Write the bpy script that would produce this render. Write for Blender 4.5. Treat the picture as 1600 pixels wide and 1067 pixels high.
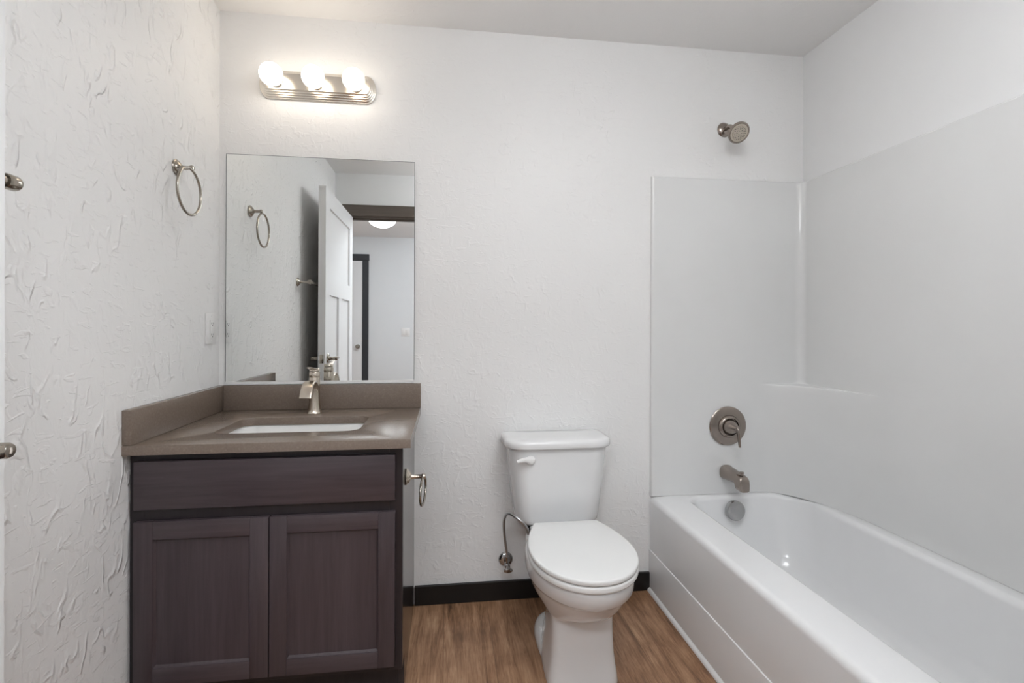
import bpy, bmesh, math, random
from mathutils import Vector, Matrix

for _o in list(bpy.data.objects):
    bpy.data.objects.remove(_o)
sc = bpy.context.scene
COL = sc.collection
PI = math.pi

# ------------------------------------------------------------------ camera
# metres; x to the right along the vanity wall, y into the wall (wall face at y = 0), z up
W, H = 2.529, 2.4146          # room width, ceiling height
YF = -2.09                    # bathroom face of the wall with the doorway
YH = -4.95                    # far wall of the hall
cam_d = bpy.data.cameras.new('camera')
cam = bpy.data.objects.new('camera', cam_d)
COL.objects.link(cam)
cam_d.sensor_width = 36.0
cam_d.lens = 783.44 / 1600 * 36
cam_d.shift_y = -23.16 / 1600
cam_d.clip_start = 0.01
_a, _r = 0.1300, 0.0036
_f = Vector((math.sin(_a), math.cos(_a), -0.0013)).normalized()
_rt = Vector((math.cos(_a), -math.sin(_a), 0))
_up = _rt.cross(_f)
_r2 = _rt * math.cos(_r) + _up * math.sin(_r)
_u2 = _up * math.cos(_r) - _rt * math.sin(_r)
_m = Matrix((_r2, _u2, -_f)).transposed().to_4x4()
_m.translation = (0.8968, -2.1283, 1.1649)
cam.matrix_world = _m
sc.camera = cam

# ------------------------------------------------------------------ colour management, world, big lights
sc.view_settings.view_transform = 'Standard'
sc.view_settings.look = 'None'
sc.view_settings.exposure = -0.10
sc.view_settings.gamma = 1.0
sc.view_settings.use_curve_mapping = False

BULB_L = 7.2          # radiance of the three vanity globes
FILL_DOME_L = 16.0         # added fill light under the bathroom ceiling (above the frame)
HALL_DOME_L = 6.0    # hall ceiling fixture seen in the mirror
HALL_FILL_L = 32.0    # added fill light on the hall ceiling by the doorway (above the frame)
SKY = 1.6
WIN_W = 20.0  # power of the lamp added outside the hall window

wd = bpy.data.worlds.new('daylight')
sc.world = wd
wd.use_nodes = True
wd.node_tree.nodes['Background'].inputs[0].default_value = (0.80, 0.90, 1.0, 1)
wd.node_tree.nodes['Background'].inputs[1].default_value = SKY

# added area lamp sending daylight in through the unseen hall window
_l = bpy.data.lights.new('hall_window_fill', 'AREA')
_l.shape = 'RECTANGLE'; _l.size = 1.3; _l.size_y = 1.2
_l.energy = WIN_W; _l.color = (0.86, 0.93, 1.0)
_lo = bpy.data.objects.new('hall_window_fill', _l)
COL.objects.link(_lo)
_lo.location = (3.02, -3.6, 1.5)
_lo.rotation_euler = (0, PI / 2, 0)

# ------------------------------------------------------------------ materials
def new_mat(name):
    m = bpy.data.materials.new(name)
    m.use_nodes = True
    nt = m.node_tree
    return m, nt, nt.nodes['Principled BSDF']

def N(nt, typ, **kw):
    n = nt.nodes.new(typ)
    for k, v in kw.items():
        setattr(n, k, v)
    return n

def ramp(nt, fac, stops):
    r = N(nt, 'ShaderNodeValToRGB')
    e = r.color_ramp.elements
    while len(e) < len(stops):
        e.new(0.5)
    for el, (p, c) in zip(e, stops):
        el.position = p
        el.color = c if len(c) == 4 else (*c, 1)
    nt.links.new(fac, r.inputs[0])
    return r

def coords(nt, scale=(1, 1, 1), rot=(0, 0, 0)):
    t = N(nt, 'ShaderNodeTexCoord')
    mp = N(nt, 'ShaderNodeMapping')
    mp.inputs['Scale'].default_value = scale
    mp.inputs['Rotation'].default_value = rot
    nt.links.new(t.outputs['Object'], mp.inputs[0])
    return mp.outputs[0]

def noise(nt, vec, scale, detail=3, rough=0.5, dist=0.0):
    n = N(nt, 'ShaderNodeTexNoise')
    n.inputs['Scale'].default_value = scale
    n.inputs['Detail'].default_value = detail
    n.inputs['Roughness'].default_value = rough
    n.inputs['Distortion'].default_value = dist
    nt.links.new(vec, n.inputs['Vector'])
    return n.outputs['Fac']

def math_n(nt, op, a, b=None, clamp=False):
    n = N(nt, 'ShaderNodeMath', operation=op)
    n.use_clamp = clamp
    for i, v in enumerate((a, b)):
        if v is None:
            continue
        if isinstance(v, (int, float)):
            n.inputs[i].default_value = v
        else:
            nt.links.new(v, n.inputs[i])
    return n.outputs[0]

def plaster(name, col, strength=1.0, stretch=(1, 1, 0.6), rough=0.45, RIDGE=0.5, mlo=0.40, mhi=0.62):
    """painted skip-trowel plaster: low patches with thin raised trowel edges"""
    m, nt, b = new_mat(name)
    b.inputs['Base Color'].default_value = (*col, 1)
    b.inputs['Roughness'].default_value = rough
    b.inputs['Specular IOR Level'].default_value = 0.35
    v = coords(nt, stretch)
    n1 = noise(nt, v, 15, 2, 0.5, 0.5)
    d = math_n(nt, 'ABSOLUTE', math_n(nt, 'SUBTRACT', n1, 0.5))
    ridge = ramp(nt, d, [(0.0, (1, 1, 1)), (0.05, (0, 0, 0))]).outputs[0]
    msk = ramp(nt, noise(nt, v, 3.6, 2), [(mlo, (0, 0, 0)), (mhi, (1, 1, 1))]).outputs[0]
    msk2 = ramp(nt, noise(nt, v, 24, 2), [(0.45, (0, 0, 0)), (0.60, (1, 1, 1))]).outputs[0]
    rr = math_n(nt, 'MULTIPLY', math_n(nt, 'MULTIPLY', ridge, msk), msk2)
    # short trowel drags lying nearly level
    vh = coords(nt, (9, 9, 26))
    nd = noise(nt, vh, 2.2, 2, 0.5, 0.8)
    drag = ramp(nt, nd, [(0.60, (0, 0, 0)), (0.66, (1, 1, 1))]).outputs[0]
    plate = ramp(nt, noise(nt, v, 26, 3, 0.6, 0.8), [(0.52, (0, 0, 0)), (0.60, (1, 1, 1))]).outputs[0]
    fine = noise(nt, v, 75, 3, 0.6)
    h = math_n(nt, 'ADD', math_n(nt, 'MULTIPLY', rr, RIDGE),
               math_n(nt, 'ADD', math_n(nt, 'MULTIPLY', plate, 0.10),
                      math_n(nt, 'ADD', math_n(nt, 'MULTIPLY', fine, 0.10), math_n(nt, 'MULTIPLY', drag, 0.20))))
    bp = N(nt, 'ShaderNodeBump')
    bp.inputs['Strength'].default_value = strength
    bp.inputs['Distance'].default_value = 0.0035
    nt.links.new(h, bp.inputs['Height'])
    nt.links.new(bp.outputs[0], b.inputs['Normal'])
    return m

def simple(name, col, rough=0.4, metal=0.0, coat=0.0, spec=0.5, var=0.006):
    m, nt, b = new_mat(name)
    v = coords(nt)
    f = noise(nt, v, 9, 2)
    r = ramp(nt, f, [(0.3, tuple(c * (1 - var) for c in col)), (0.7, tuple(min(1, c * (1 + var)) for c in col))])
    nt.links.new(r.outputs[0], b.inputs['Base Color'])
    b.inputs['Roughness'].default_value = rough
    b.inputs['Metallic'].default_value = metal
    b.inputs['Coat Weight'].default_value = coat
    b.inputs['Coat Roughness'].default_value = 0.08
    b.inputs['Specular IOR Level'].default_value = spec
    return m

def brushed(name, col, rough=0.28, scale=(40, 40, 400)):
    m, nt, b = new_mat(name)
    v = coords(nt, scale)
    f = noise(nt, v, 3, 3)
    r = ramp(nt, f, [(0.3, (rough * 0.93,) * 3), (0.7, (rough * 1.07,) * 3)])
    nt.links.new(r.outputs[0], b.inputs['Roughness'])
    b.inputs['Base Color'].default_value = (*col, 1)
    b.inputs['Metallic'].default_value = 1.0
    return m

def wood(name, dark, light, axis, rough=0.35, scale=1.0, contrast=1.0):
    m, nt, b = new_mat(name)
    st = {'x': (2, 40, 40), 'y': (40, 2, 40), 'z': (40, 40, 2)}[axis]
    v = coords(nt, tuple(s * scale for s in st))
    f1 = noise(nt, v, 2.0, 6, 0.65, 0.4)
    v2 = coords(nt, tuple(s * scale * 0.22 for s in st))
    f2 = noise(nt, v2, 1.2, 2)
    f = math_n(nt, 'ADD', math_n(nt, 'MULTIPLY', f1, 0.6), math_n(nt, 'MULTIPLY', f2, 0.4))
    r = ramp(nt, f, [(0.5 - 0.2 * contrast, dark), (0.5 + 0.2 * contrast, light)])
    nt.links.new(r.outputs[0], b.inputs['Base Color'])
    b.inputs['Roughness'].default_value = rough
    bp = N(nt, 'ShaderNodeBump')
    bp.inputs['Strength'].default_value = 0.12
    bp.inputs['Distance'].default_value = 0.001
    nt.links.new(f1, bp.inputs['Height'])
    nt.links.new(bp.outputs[0], b.inputs['Normal'])
    return m

def plank_floor(name):
    m, nt, b = new_mat(name)
    v = coords(nt, (1, 1, 1), (0, 0, PI / 2))
    br = N(nt, 'ShaderNodeTexBrick')
    br.offset = 0.37
    br.inputs['Scale'].default_value = 1.0
    br.inputs['Brick Width'].default_value = 1.22
    br.inputs['Row Height'].default_value = 0.178
    br.inputs['Mortar Size'].default_value = 0.0008
    br.inputs['Color1'].default_value = (0.0, 0.0, 0.0, 1)
    br.inputs['Color2'].default_value = (1, 1, 1, 1)
    br.inputs['Mortar'].default_value = (0.3, 0.3, 0.3, 1)
    nt.links.new(v, br.inputs['Vector'])
    t = N(nt, 'ShaderNodeTexCoord')
    # shift the grain per plank
    add = N(nt, 'ShaderNodeVectorMath', operation='MULTIPLY_ADD')
    add.inputs[1].default_value = (3.7, 5.1, 0)
    nt.links.new(br.outputs['Color'], add.inputs[0])
    nt.links.new(t.outputs['Object'], add.inputs[2])
    mp = N(nt, 'ShaderNodeMapping')
    mp.inputs['Scale'].default_value = (1, 0.085, 1)
    nt.links.new(add.outputs[0], mp.inputs[0])
    g1 = noise(nt, mp.outputs[0], 130, 5, 0.7, 0.3)
    g2 = noise(nt, mp.outputs[0], 17, 4, 0.6, 1.6)
    g3 = noise(nt, add.outputs[0], 8, 3, 0.6, 0.5)
    g4 = noise(nt, mp.outputs[0], 45, 3, 0.7, 2.5)
    s = math_n(nt, 'ADD', math_n(nt, 'MULTIPLY', g1, 0.22),
               math_n(nt, 'ADD', math_n(nt, 'MULTIPLY', g2, 0.42), math_n(nt, 'MULTIPLY', g4, 0.26)))
    s = math_n(nt, 'ADD', s, math_n(nt, 'MULTIPLY', g3, 0.16))
    s = math_n(nt, 'ADD', s, math_n(nt, 'MULTIPLY', math_n(nt, 'SUBTRACT', br.outputs['Color'], 0.5), 0.07))
    r = ramp(nt, s, [(0.38, (0.095, 0.045, 0.023)), (0.50, (0.262, 0.136, 0.071)),
                     (0.58, (0.385, 0.217, 0.122)), (0.70, (0.56, 0.365, 0.225))])
    mx = N(nt, 'ShaderNodeMixRGB')
    mx.inputs[2].default_value = (0.04, 0.022, 0.014, 1)
    nt.links.new(math_n(nt, 'MULTIPLY', br.outputs['Fac'], 0.55), mx.inputs[0])
    nt.links.new(r.outputs[0], mx.inputs[1])
    nt.links.new(mx.outputs[0], b.inputs['Base Color'])
    b.inputs['Roughness'].default_value = 0.42
    bp = N(nt, 'ShaderNodeBump')
    bp.inputs['Strength'].default_value = 0.15
    bp.inputs['Distance'].default_value = 0.001
    nt.links.new(g1, bp.inputs['Height'])
    nt.links.new(bp.outputs[0], b.inputs['Normal'])
    return m

def quartz(name):
    m, nt, b = new_mat(name)
    v = coords(nt)
    f = noise(nt, v, 180, 2)
    r = ramp(nt, f, [(0.3, (0.180, 0.139, 0.112)), (0.62, (0.205, 0.160, 0.129)), (0.80, (0.24, 0.19, 0.155))])
    nt.links.new(r.outputs[0], b.inputs['Base Color'])
    b.inputs['Roughness'].default_value = 0.24
    return m

def emit(name, col, strength):
    m, nt, b = new_mat(name)
    b.inputs['Base Color'].default_value = (0.9, 0.9, 0.9, 1)
    b.inputs['Emission Color'].default_value = (*col, 1)
    b.inputs['Emission Strength'].default_value = strength
    b.inputs['Roughness'].default_value = 0.3
    return m

M = {}
M['wall'] = plaster('white_plaster', (0.865, 0.858, 0.85), 0.68, (1, 1, 0.8), 0.45, 0.5)
M['wall_left'] = plaster('white_trowelled_plaster', (0.865, 0.858, 0.85), 1.0, (1, 1, 0.55), 0.45, 0.9, 0.36, 0.54)
M['wall_smooth'] = simple('white_paint', (0.86, 0.86, 0.86), 0.5)
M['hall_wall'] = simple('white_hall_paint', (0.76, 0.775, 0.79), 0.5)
M['ceiling'] = plaster('ceiling_plaster', (0.905, 0.895, 0.885), 0.35, (1, 1, 1), 0.6, 0.3)
M['floor'] = plank_floor('brown_wood_planks')
M['black_trim'] = wood('black_stained_wood', (0.0035, 0.003, 0.003), (0.008, 0.007, 0.007), 'x', 0.4)
M['dark_trim'] = wood('dark_stained_wood', (0.085, 0.066, 0.054), (0.135, 0.11, 0.092), 'x', 0.45)
M['hall_trim'] = wood('charcoal_stained_wood', (0.020, 0.022, 0.027), (0.03, 0.033, 0.04), 'z', 0.45)
M['cab_v'] = wood('espresso_wood_upright', (0.040, 0.028, 0.032), (0.082, 0.062, 0.068), 'z', 0.36, 1.0, 1.1)
M['cab_h'] = wood('espresso_wood_level', (0.040, 0.028, 0.032), (0.082, 0.062, 0.068), 'x', 0.36, 1.0, 1.1)
M['cab_frame'] = wood('espresso_frame', (0.014, 0.010, 0.012), (0.026, 0.020, 0.023), 'z', 0.38)
M['cab_side'] = wood('espresso_side_panel', (0.020, 0.015, 0.016), (0.035, 0.027, 0.028), 'z', 0.16)
M['quartz'] = quartz('taupe_quartz')
M['porcelain'] = simple('white_porcelain', (0.83, 0.82, 0.80), 0.10, coat=0.3)
M['china'] = simple('white_vitreous_china', (0.80, 0.80, 0.80), 0.12, coat=0.3)
M['seat'] = simple('white_seat_plastic', (0.82, 0.82, 0.81), 0.22)
M['acrylic'] = simple('white_tub_acrylic', (0.85, 0.85, 0.855), 0.14, coat=0.2)
M['surround'] = simple('white_surround_acrylic', (0.775, 0.775, 0.77), 0.20, coat=0.15)
M['door_white'] = simple('white_door_paint', (0.82, 0.82, 0.825), 0.35)
M['plastic'] = simple('white_plastic', (0.82, 0.81, 0.80), 0.3)
M['slot'] = simple('dark_slot', (0.03, 0.03, 0.03), 0.6)
M['nickel'] = brushed('brushed_nickel', (0.62, 0.555, 0.475), 0.25)
M['nickel_dark'] = brushed('satin_bronze_nickel', (0.34, 0.293, 0.262), 0.21)
M['nickel_polished'] = brushed('polished_nickel', (0.86, 0.80, 0.715), 0.24)
M['nickel_antique'] = brushed('antique_nickel', (0.38, 0.345, 0.30), 0.19)
M['chrome'] = brushed('chrome', (0.45, 0.45, 0.45), 0.12)
M['braid'] = brushed('braided_steel', (0.52, 0.53, 0.54), 0.30, (300, 300, 300))
M['rubber'] = simple('black_rubber', (0.02, 0.02, 0.02), 0.6)
M['bulb'] = emit('lit_globe', (1.0, 0.90, 0.76), BULB_L)
M['dome'] = emit('lit_fill_glass', (0.945, 0.975, 1.0), FILL_DOME_L)  # glow of the added bathroom fill light
M['hall_dome'] = emit('lit_hall_glass', (0.97, 0.985, 1.0), HALL_DOME_L)
M['hall_fill'] = emit('lit_hall_fill', (0.91, 0.955, 1.0), HALL_FILL_L)  # glow of the fill light added in the hall
M['vinyl'] = simple('white_window_vinyl', (0.8, 0.8, 0.8), 0.4)
_m, _nt, _b = new_mat('silvered_glass')
_b.inputs['Metallic'].default_value = 1.0
_b.inputs['Base Color'].default_value = (0.86, 0.875, 0.865, 1)
_b.inputs['Roughness'].default_value = 0.0
M['mirror'] = _m
M['mirror_edge'] = simple('ground_glass_edge', (0.10, 0.12, 0.115), 0.2)
_m, _nt, _b = new_mat('clear_glass')
_b.inputs['Transmission Weight'].default_value = 1.0
_b.inputs['Roughness'].default_value = 0.0
_b.inputs['IOR'].default_value = 1.05
M['glass'] = _m
M['steel'] = simple('satin_aluminium', (0.80, 0.80, 0.79), 0.35)

# ------------------------------------------------------------------ mesh helpers
def obj(name, bm, mat, parent=None, smooth=True, angle=40):
    bmesh.ops.recalc_face_normals(bm, faces=bm.faces)
    me = bpy.data.meshes.new(name)
    bm.to_mesh(me)
    bm.free()
    me.materials.append(mat)
    if smooth:
        me.shade_smooth()
        me.set_sharp_from_angle(angle=math.radians(angle))
    o = bpy.data.objects.new(name, me)
    COL.objects.link(o)
    if parent is not None:
        o.parent = parent
        o.matrix_parent_inverse = Matrix.Translation(parent.location).inverted()
    return o

def thing(name, label, cat, loc, group=None):
    o = bpy.data.objects.new(name, None)
    COL.objects.link(o)
    o.empty_display_size = 0.05
    o.location = loc
    return tag(o, label, cat, group)

def tag(o, label, cat, group=None):
    o['label'] = label
    o['category'] = cat
    if group:
        o['group'] = group
    return o

def struct(name, bm, mat, smooth=False, label=None):
    o = obj(name, bm, mat, None, smooth)
    o['kind'] = 'structure'
    if label:
        o['label'] = label
    return o

def box(bm, x0, x1, y0, y1, z0, z1, bev=0.0, seg=2):
    r = bmesh.ops.create_cube(bm, size=1.0)
    vs = r['verts']
    for v in vs:
        v.co = Vector((x0 + (v.co.x + .5) * (x1 - x0), y0 + (v.co.y + .5) * (y1 - y0), z0 + (v.co.z + .5) * (z1 - z0)))
    if bev > 0:
        es = list({e for v in vs for e in v.link_edges})
        bmesh.ops.bevel(bm, geom=es, offset=bev, segments=seg, profile=0.5, affect='EDGES')
    return bm

def B(*a, **k):
    return box(bmesh.new(), *a, **k)

def loft(bm, loops, cap0=True, cap1=True, closed=True):
    rows = [[bm.verts.new(p) for p in L] for L in loops]
    n = len(rows[0])
    rng = n if closed else n - 1
    for a, b in zip(rows, rows[1:]):
        for i in range(rng):
            j = (i + 1) % n
            bm.faces.new((a[i], a[j], b[j], b[i]))
    if cap0:
        bm.faces.new(rows[0][::-1])
    if cap1:
        bm.faces.new(rows[-1])
    return rows

def frame(axis):
    a = Vector(axis).normalized()
    t = Vector((0, 0, 1)) if abs(a.z) < 0.9 else Vector((1, 0, 0))
    u = t.cross(a).normalized()
    return u, a.cross(u), a

def lathe(bm, prof, origin, axis, n=40, sx=1.0, sy=1.0):
    """prof = [(radius, distance along axis)]"""
    u, v, a = frame(axis)
    o = Vector(origin)
    loops = []
    for r, h in prof:
        r = max(r, 1e-5)
        loops.append([o + a * h + u * (r * sx * math.cos(2 * PI * i / n)) + v * (r * sy * math.sin(2 * PI * i / n)) for i in range(n)])
    loft(bm, loops)
    return bm

def tube(bm, pts, rad, n=16, flat=None, up=None, closed=False, caps=True):
    """sweep; flat=(a, b) makes an elliptical section a along side, b along up"""
    pts = [Vector(p) for p in pts]
    k = len(pts)
    if not isinstance(rad, (list, tuple)):
        rad = [rad] * k
    loops = []
    prev = None
    for i, p in enumerate(pts):
        if closed:
            t = pts[(i + 1) % k] - pts[i - 1]
        else:
            t = pts[min(i + 1, k - 1)] - pts[max(i - 1, 0)]
        t.normalize()
        if up is not None:
            s = t.cross(Vector(up)).normalized()
        elif prev is None:
            s = frame(t)[0]
        else:
            s = (prev - t * prev.dot(t)).normalized()
        prev = s
        w = s.cross(t).normalized()
        a, b = (rad[i], rad[i]) if flat is None else (flat[i] if isinstance(flat, list) else flat)
        loops.append([p + s * (a * math.cos(2 * PI * j / n)) + w * (b * math.sin(2 * PI * j / n)) for j in range(n)])
    if closed:
        loft(bm, loops + [loops[0]], False, False)
        bmesh.ops.remove_doubles(bm, verts=bm.verts, dist=1e-6)
    else:
        loft(bm, loops, caps, caps)
    return bm

def rrect(x0, x1, y0, y1, rad, z, nc=8, ne=5):
    """rounded rectangle loop, ccw from bottom-left; rad = single or (bl, br, tr, tl)"""
    if not isinstance(rad, (list, tuple)):
        rad = (rad,) * 4
    cs = [(x0, y0, PI, 1, 1), (x1, y0, 1.5 * PI, -1, 1), (x1, y1, 0, -1, -1), (x0, y1, .5 * PI, 1, -1)]
    pts = []
    for (cx, cy, a0, sx, sy), r in zip(cs, rad):
        ox, oy = cx + sx * r, cy + sy * r
        pts.append([(ox + r * math.cos(a0 + .5 * PI * i / nc), oy + r * math.sin(a0 + .5 * PI * i / nc)) for i in range(nc + 1)])
    out = []
    for q in range(4):
        out += pts[q]
        a, b = pts[q][-1], pts[(q + 1) % 4][0]
        for i in range(1, ne):
            t = i / ne
            out.append((a[0] + (b[0] - a[0]) * t, a[1] + (b[1] - a[1]) * t))
    return [Vector((x, y, z)) for x, y in out]

def slab_hole(bm, outer, inner, z0, z1):
    """flat slab with a hole; loops given as xy lists"""
    def ring(pts, z):
        vs = [bm.verts.new((p[0], p[1], z)) for p in pts]
        es = [bm.edges.new((vs[i], vs[(i + 1) % len(vs)])) for i in range(len(vs))]
        return vs, es
    res = []
    for z in (z0, z1):
        a, ea = ring(outer, z)
        b, eb = ring(inner, z)
        bmesh.ops.triangle_fill(bm, edges=ea + eb, use_beauty=True)
        res.append((a, b))
    for k in (0, 1):
        lo, hi = res[0][k], res[1][k]
        n = len(lo)
        for i in range(n):
            j = (i + 1) % n
            bm.faces.new((lo[i], lo[j], hi[j], hi[i]))
    return bm

def arc(c, r, a0, a1, n, plane='xz'):
    c = Vector(c)
    ax = {'x': Vector((1, 0, 0)), 'y': Vector((0, 1, 0)), 'z': Vector((0, 0, 1))}
    u, v = ax[plane[0]], ax[plane[1]]
    return [c + u * (r * math.cos(a0 + (a1 - a0) * i / n)) + v * (r * math.sin(a0 + (a1 - a0) * i / n)) for i in range(n + 1)]

def bez(p0, p1, p2, p3, n=16):
    p0, p1, p2, p3 = map(Vector, (p0, p1, p2, p3))
    return [p0 * (1 - t) ** 3 + p1 * 3 * t * (1 - t) ** 2 + p2 * 3 * t * t * (1 - t) + p3 * t ** 3 for t in [i / n for i in range(n + 1)]]

# ------------------------------------------------------------------ room shell
HX0, HX1 = -1.9, 2.9          # hall, x range
DX0, DX1 = 0.114, 1.060       # doorway, x range
DZ = 2.062                    # doorway height
YB = YF - 0.115               # hall face of the doorway wall
XT = 1.794                    # apron face of the bathtub
ZR = 0.414                    # bathtub rim
ZS = 1.829                    # top of the surround
YE = -1.53                    # end of the tub alcove

struct('floor', B(HX0 - .1, HX1 + .1, YH - .1, 0.1, -0.1, 0), M['floor'])
struct('ceiling', B(HX0 - .1, HX1 + .1, YH - .1, 0.1, H, H + 0.1), M['ceiling'])
struct('wall_back', B(-0.1, W + .1, 0, 0.1, 0, H), M['wall'])
struct('wall_left', B(-0.1, 0, YF, 0, 0, H), M['wall_left'])
struct('wall_right', B(W, W + 0.1, YF, 0, 0, H), M['wall_smooth'])
struct('wall_alcove_end', B(XT - 0.006, W, YF, YE, 0, H), M['wall_smooth'])
bm = bmesh.new()
box(bm, HX0, DX0 - .02, YB, YF, 0, H)
box(bm, DX1 + .02, HX1, YB, YF, 0, H)
box(bm, DX0 - .02, DX1 + .02, YB, YF, DZ + .02, H)
struct('wall_front', bm, M['wall_smooth'])
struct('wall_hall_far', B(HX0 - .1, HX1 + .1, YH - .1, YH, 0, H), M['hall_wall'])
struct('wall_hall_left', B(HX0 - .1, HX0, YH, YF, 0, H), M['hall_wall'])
bm = bmesh.new()              # hall wall with an unseen window added to let daylight in
wy0, wy1, wz0, wz1 = -4.25, -2.95, 0.9, 2.1
box(bm, HX1, HX1 + .1, YH, wy0, 0, H)
box(bm, HX1, HX1 + .1, wy1, YF, 0, H)
box(bm, HX1, HX1 + .1, wy0, wy1, 0, wz0)
box(bm, HX1, HX1 + .1, wy0, wy1, wz1, H)
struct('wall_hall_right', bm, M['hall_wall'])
bm = bmesh.new()
for a in ((wy0, wy0 + .05, wz0, wz1), (wy1 - .05, wy1, wz0, wz1), (wy0 + .05, wy1 - .05, wz0, wz0 + .05), (wy0 + .05, wy1 - .05, wz1 - .05, wz1),
          ((wy0 + wy1) / 2 - .02, (wy0 + wy1) / 2 + .02, wz0 + .05, wz1 - .05)):
    box(bm, HX1 + .02, HX1 + .08, *a, bev=.003)
win = struct('added_window_1', bm, M['vinyl'], label='white framed window, unseen, added to light the hall')

# door lining and casings
bm = bmesh.new()
box(bm, DX0 - .02, DX0, YB - .002, YF + .002, 0, DZ + .02)
box(bm, DX1, DX1 + .02, YB - .002, YF + .002, 0, DZ + .02)
box(bm, DX0, DX1, YB - .002, YF + .002, DZ, DZ + .02)
box(bm, DX0, DX1, YB + .030, YB + .062, DZ - .012, DZ)
box(bm, DX1 - .012, DX1, YB + .030, YB + .062, 0, DZ - .012)
struct('trim_1', bm, M['dark_trim'], label='dark stained lining of the bathroom doorway')
bm = bmesh.new()
box(bm, DX0 - .085, DX0 - .006, YF + .002, YF + .02, 0, DZ + .006, .002)
box(bm, DX1 + .006, DX1 + .085, YF + .002, YF + .02, 0, DZ + .006, .002)
box(bm, DX0 - .10, DX1 + .10, YF + .002, YF + .024, DZ + .006, DZ + .096, .002)
struct('trim_2', bm, M['dark_trim'], label='dark stained casing around the bathroom doorway')
# baseboards
struct('baseboard_back', B(0.769, XT - .001, -0.014, 0, 0, 0.080, .0025), M['black_trim'], label='black wooden baseboard behind the toilet')
struct('baseboard_left', B(0, 0.014, -2.06, -0.62, 0, 0.080, .0025), M['black_trim'])
bm = bmesh.new()              # white quarter-round along the tub apron
prof = [(0, 0)] + [(-.015 * math.cos(t), .015 * math.sin(t)) for t in [PI / 2 * i / 6 for i in range(7)]]
loft(bm, [[Vector((XT - .0005 + px, y, pz)) for px, pz in prof] for y in (-0.0145, YE)])
struct('trim_3', bm, M['plastic'], True, label='white quarter-round strip along the foot of the bathtub')

# ------------------------------------------------------------------ bathroom door (open, seen in the mirror)
DXF, DXB = 0.143, 0.099       # room face, wall face of the open door
DY0, DY1 = YF + 0.0265, -1.160 # hinge edge, latch edge
dz0, dz1 = 0.012, 2.052

def panel_door(name, x0, x1, ya, yb, z0, z1, mat, stile=.115, along='y'):
    """three-panel craftsman door: one wide panel above two tall ones; recessed on both faces"""
    bm = bmesh.new()
    def bx(a0, a1, t0, t1, c0, c1, bev=0.0):
        if along == 'y':
            box(bm, t0, t1, a0, a1, c0, c1, bev)
        else:
            box(bm, a0, a1, t0, t1, c0, c1, bev)
    L = yb - ya
    zr_lo, zr_mid0, zr_mid1, zr_hi = z0 + .20, z0 + 1.36, z0 + 1.475, z1 - .115
    bx(ya, ya + stile, x0, x1, z0, z1); bx(yb - stile, yb, x0, x1, z0, z1)
    bx(ya + stile, yb - stile, x0, x1, z0, zr_lo)
    bx(ya + stile, yb - stile, x0, x1, zr_mid0, zr_mid1)
    bx(ya + stile, yb - stile, x0, x1, zr_hi, z1)
    mid = (ya + yb) / 2
    bx(mid - .055, mid + .055, x0, x1, zr_lo, zr_mid0)
    t = (x1 - x0) * .30
    bx(ya + stile, yb - stile, x0 + t, x1 - t, zr_lo, zr_hi)
    return bm

door = struct('door_1', panel_door('door', DXB, DXF, DY0, DY1, dz0, dz1, None), M['door_white'], label='white three-panel bathroom door standing open beside the left wall')
def door_lever(px, sgn, y, z, parent, to=-1):
    bm = bmesh.new()
    lathe(bm, [(0, 0), (.032, 0), (.033, .004), (.030, .009), (.014, .011), (.0115, .018), (.0115, .040), (.0130, .045), (.0130, .056), (.0105, .0605), (0, .061)], (px, y, z), (sgn, 0, 0), 28)
    tube(bm, bez((px + sgn * .055, y, z), (px + sgn * .056, y + to * .03, z), (px + sgn * .05, y + to * .07, z + .001), (px + sgn * .044, y + to * .115, z - .002), 14),
         0, 14, flat=[(.0055, .0105 - .0025 * i / 14) for i in range(15)], up=(0, 0, 1))
    o = obj('lever_handle', bm, M['nickel_antique'], parent)
    bm = bmesh.new()
    tube(bm, [(px + sgn * .0605, y - .0005, z - .0045), (px + sgn * .0615, y, z), (px + sgn * .0605, y + .0005, z + .0045)], .0022, 8)
    obj('privacy_pin', bm, M['nickel_polished'], o)
    return o
LY, LZ = -1.226, 0.962
door_lever(DXF + .0003, 1, LY, LZ, door)
door_lever(DXB - .0003, -1, LY, LZ, door)
bm = B(DXB + .010, DXF - .010, DY1 - .0002, DY1 + .0016, LZ - .028, LZ + .028, .0006)
lathe(bm, [(0, 0), (.007, 0), (.007, .009), (0, .009)], ((DXB + DXF) / 2, DY1, LZ), (0, 1, 0), 16)
obj('latch_plate', bm, M['nickel_antique'], door)

# ------------------------------------------------------------------ hall beyond (seen in the mirror)
door2 = struct('door_2', panel_door('door', YH + .004, YH + .030, -1.08, -0.243, 0.012, 2.082, None, along='x'), M['door_white'], label='white hall door with dark casing seen in the mirror')
bm = bmesh.new()
lathe(bm, [(0, 0), (.028, 0), (.028, .006), (.011, .009), (.011, .03), (.026, .042), (.028, .052), (.02, .062), (0, .064)], (-0.295, YH + .0303, 0.915), (0, 1, 0), 24)
obj('door_knob', bm, M['nickel_antique'], door2)
bm = bmesh.new()
box(bm, -.240, -.160, YH, YH + .034, 0, 2.087, .002)
box(bm, -1.163, -1.083, YH, YH + .034, 0, 2.087, .002)
box(bm, -1.18, -.152, YH, YH + .038, 2.0872, 2.172, .002)
struct('trim_4', bm, M['hall_trim'], label='dark charcoal casing of the hall door')
struct('baseboard_hall', B(-.159, HX1, YH, YH + .014, 0, .08, .0025), M['black_trim'])

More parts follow.
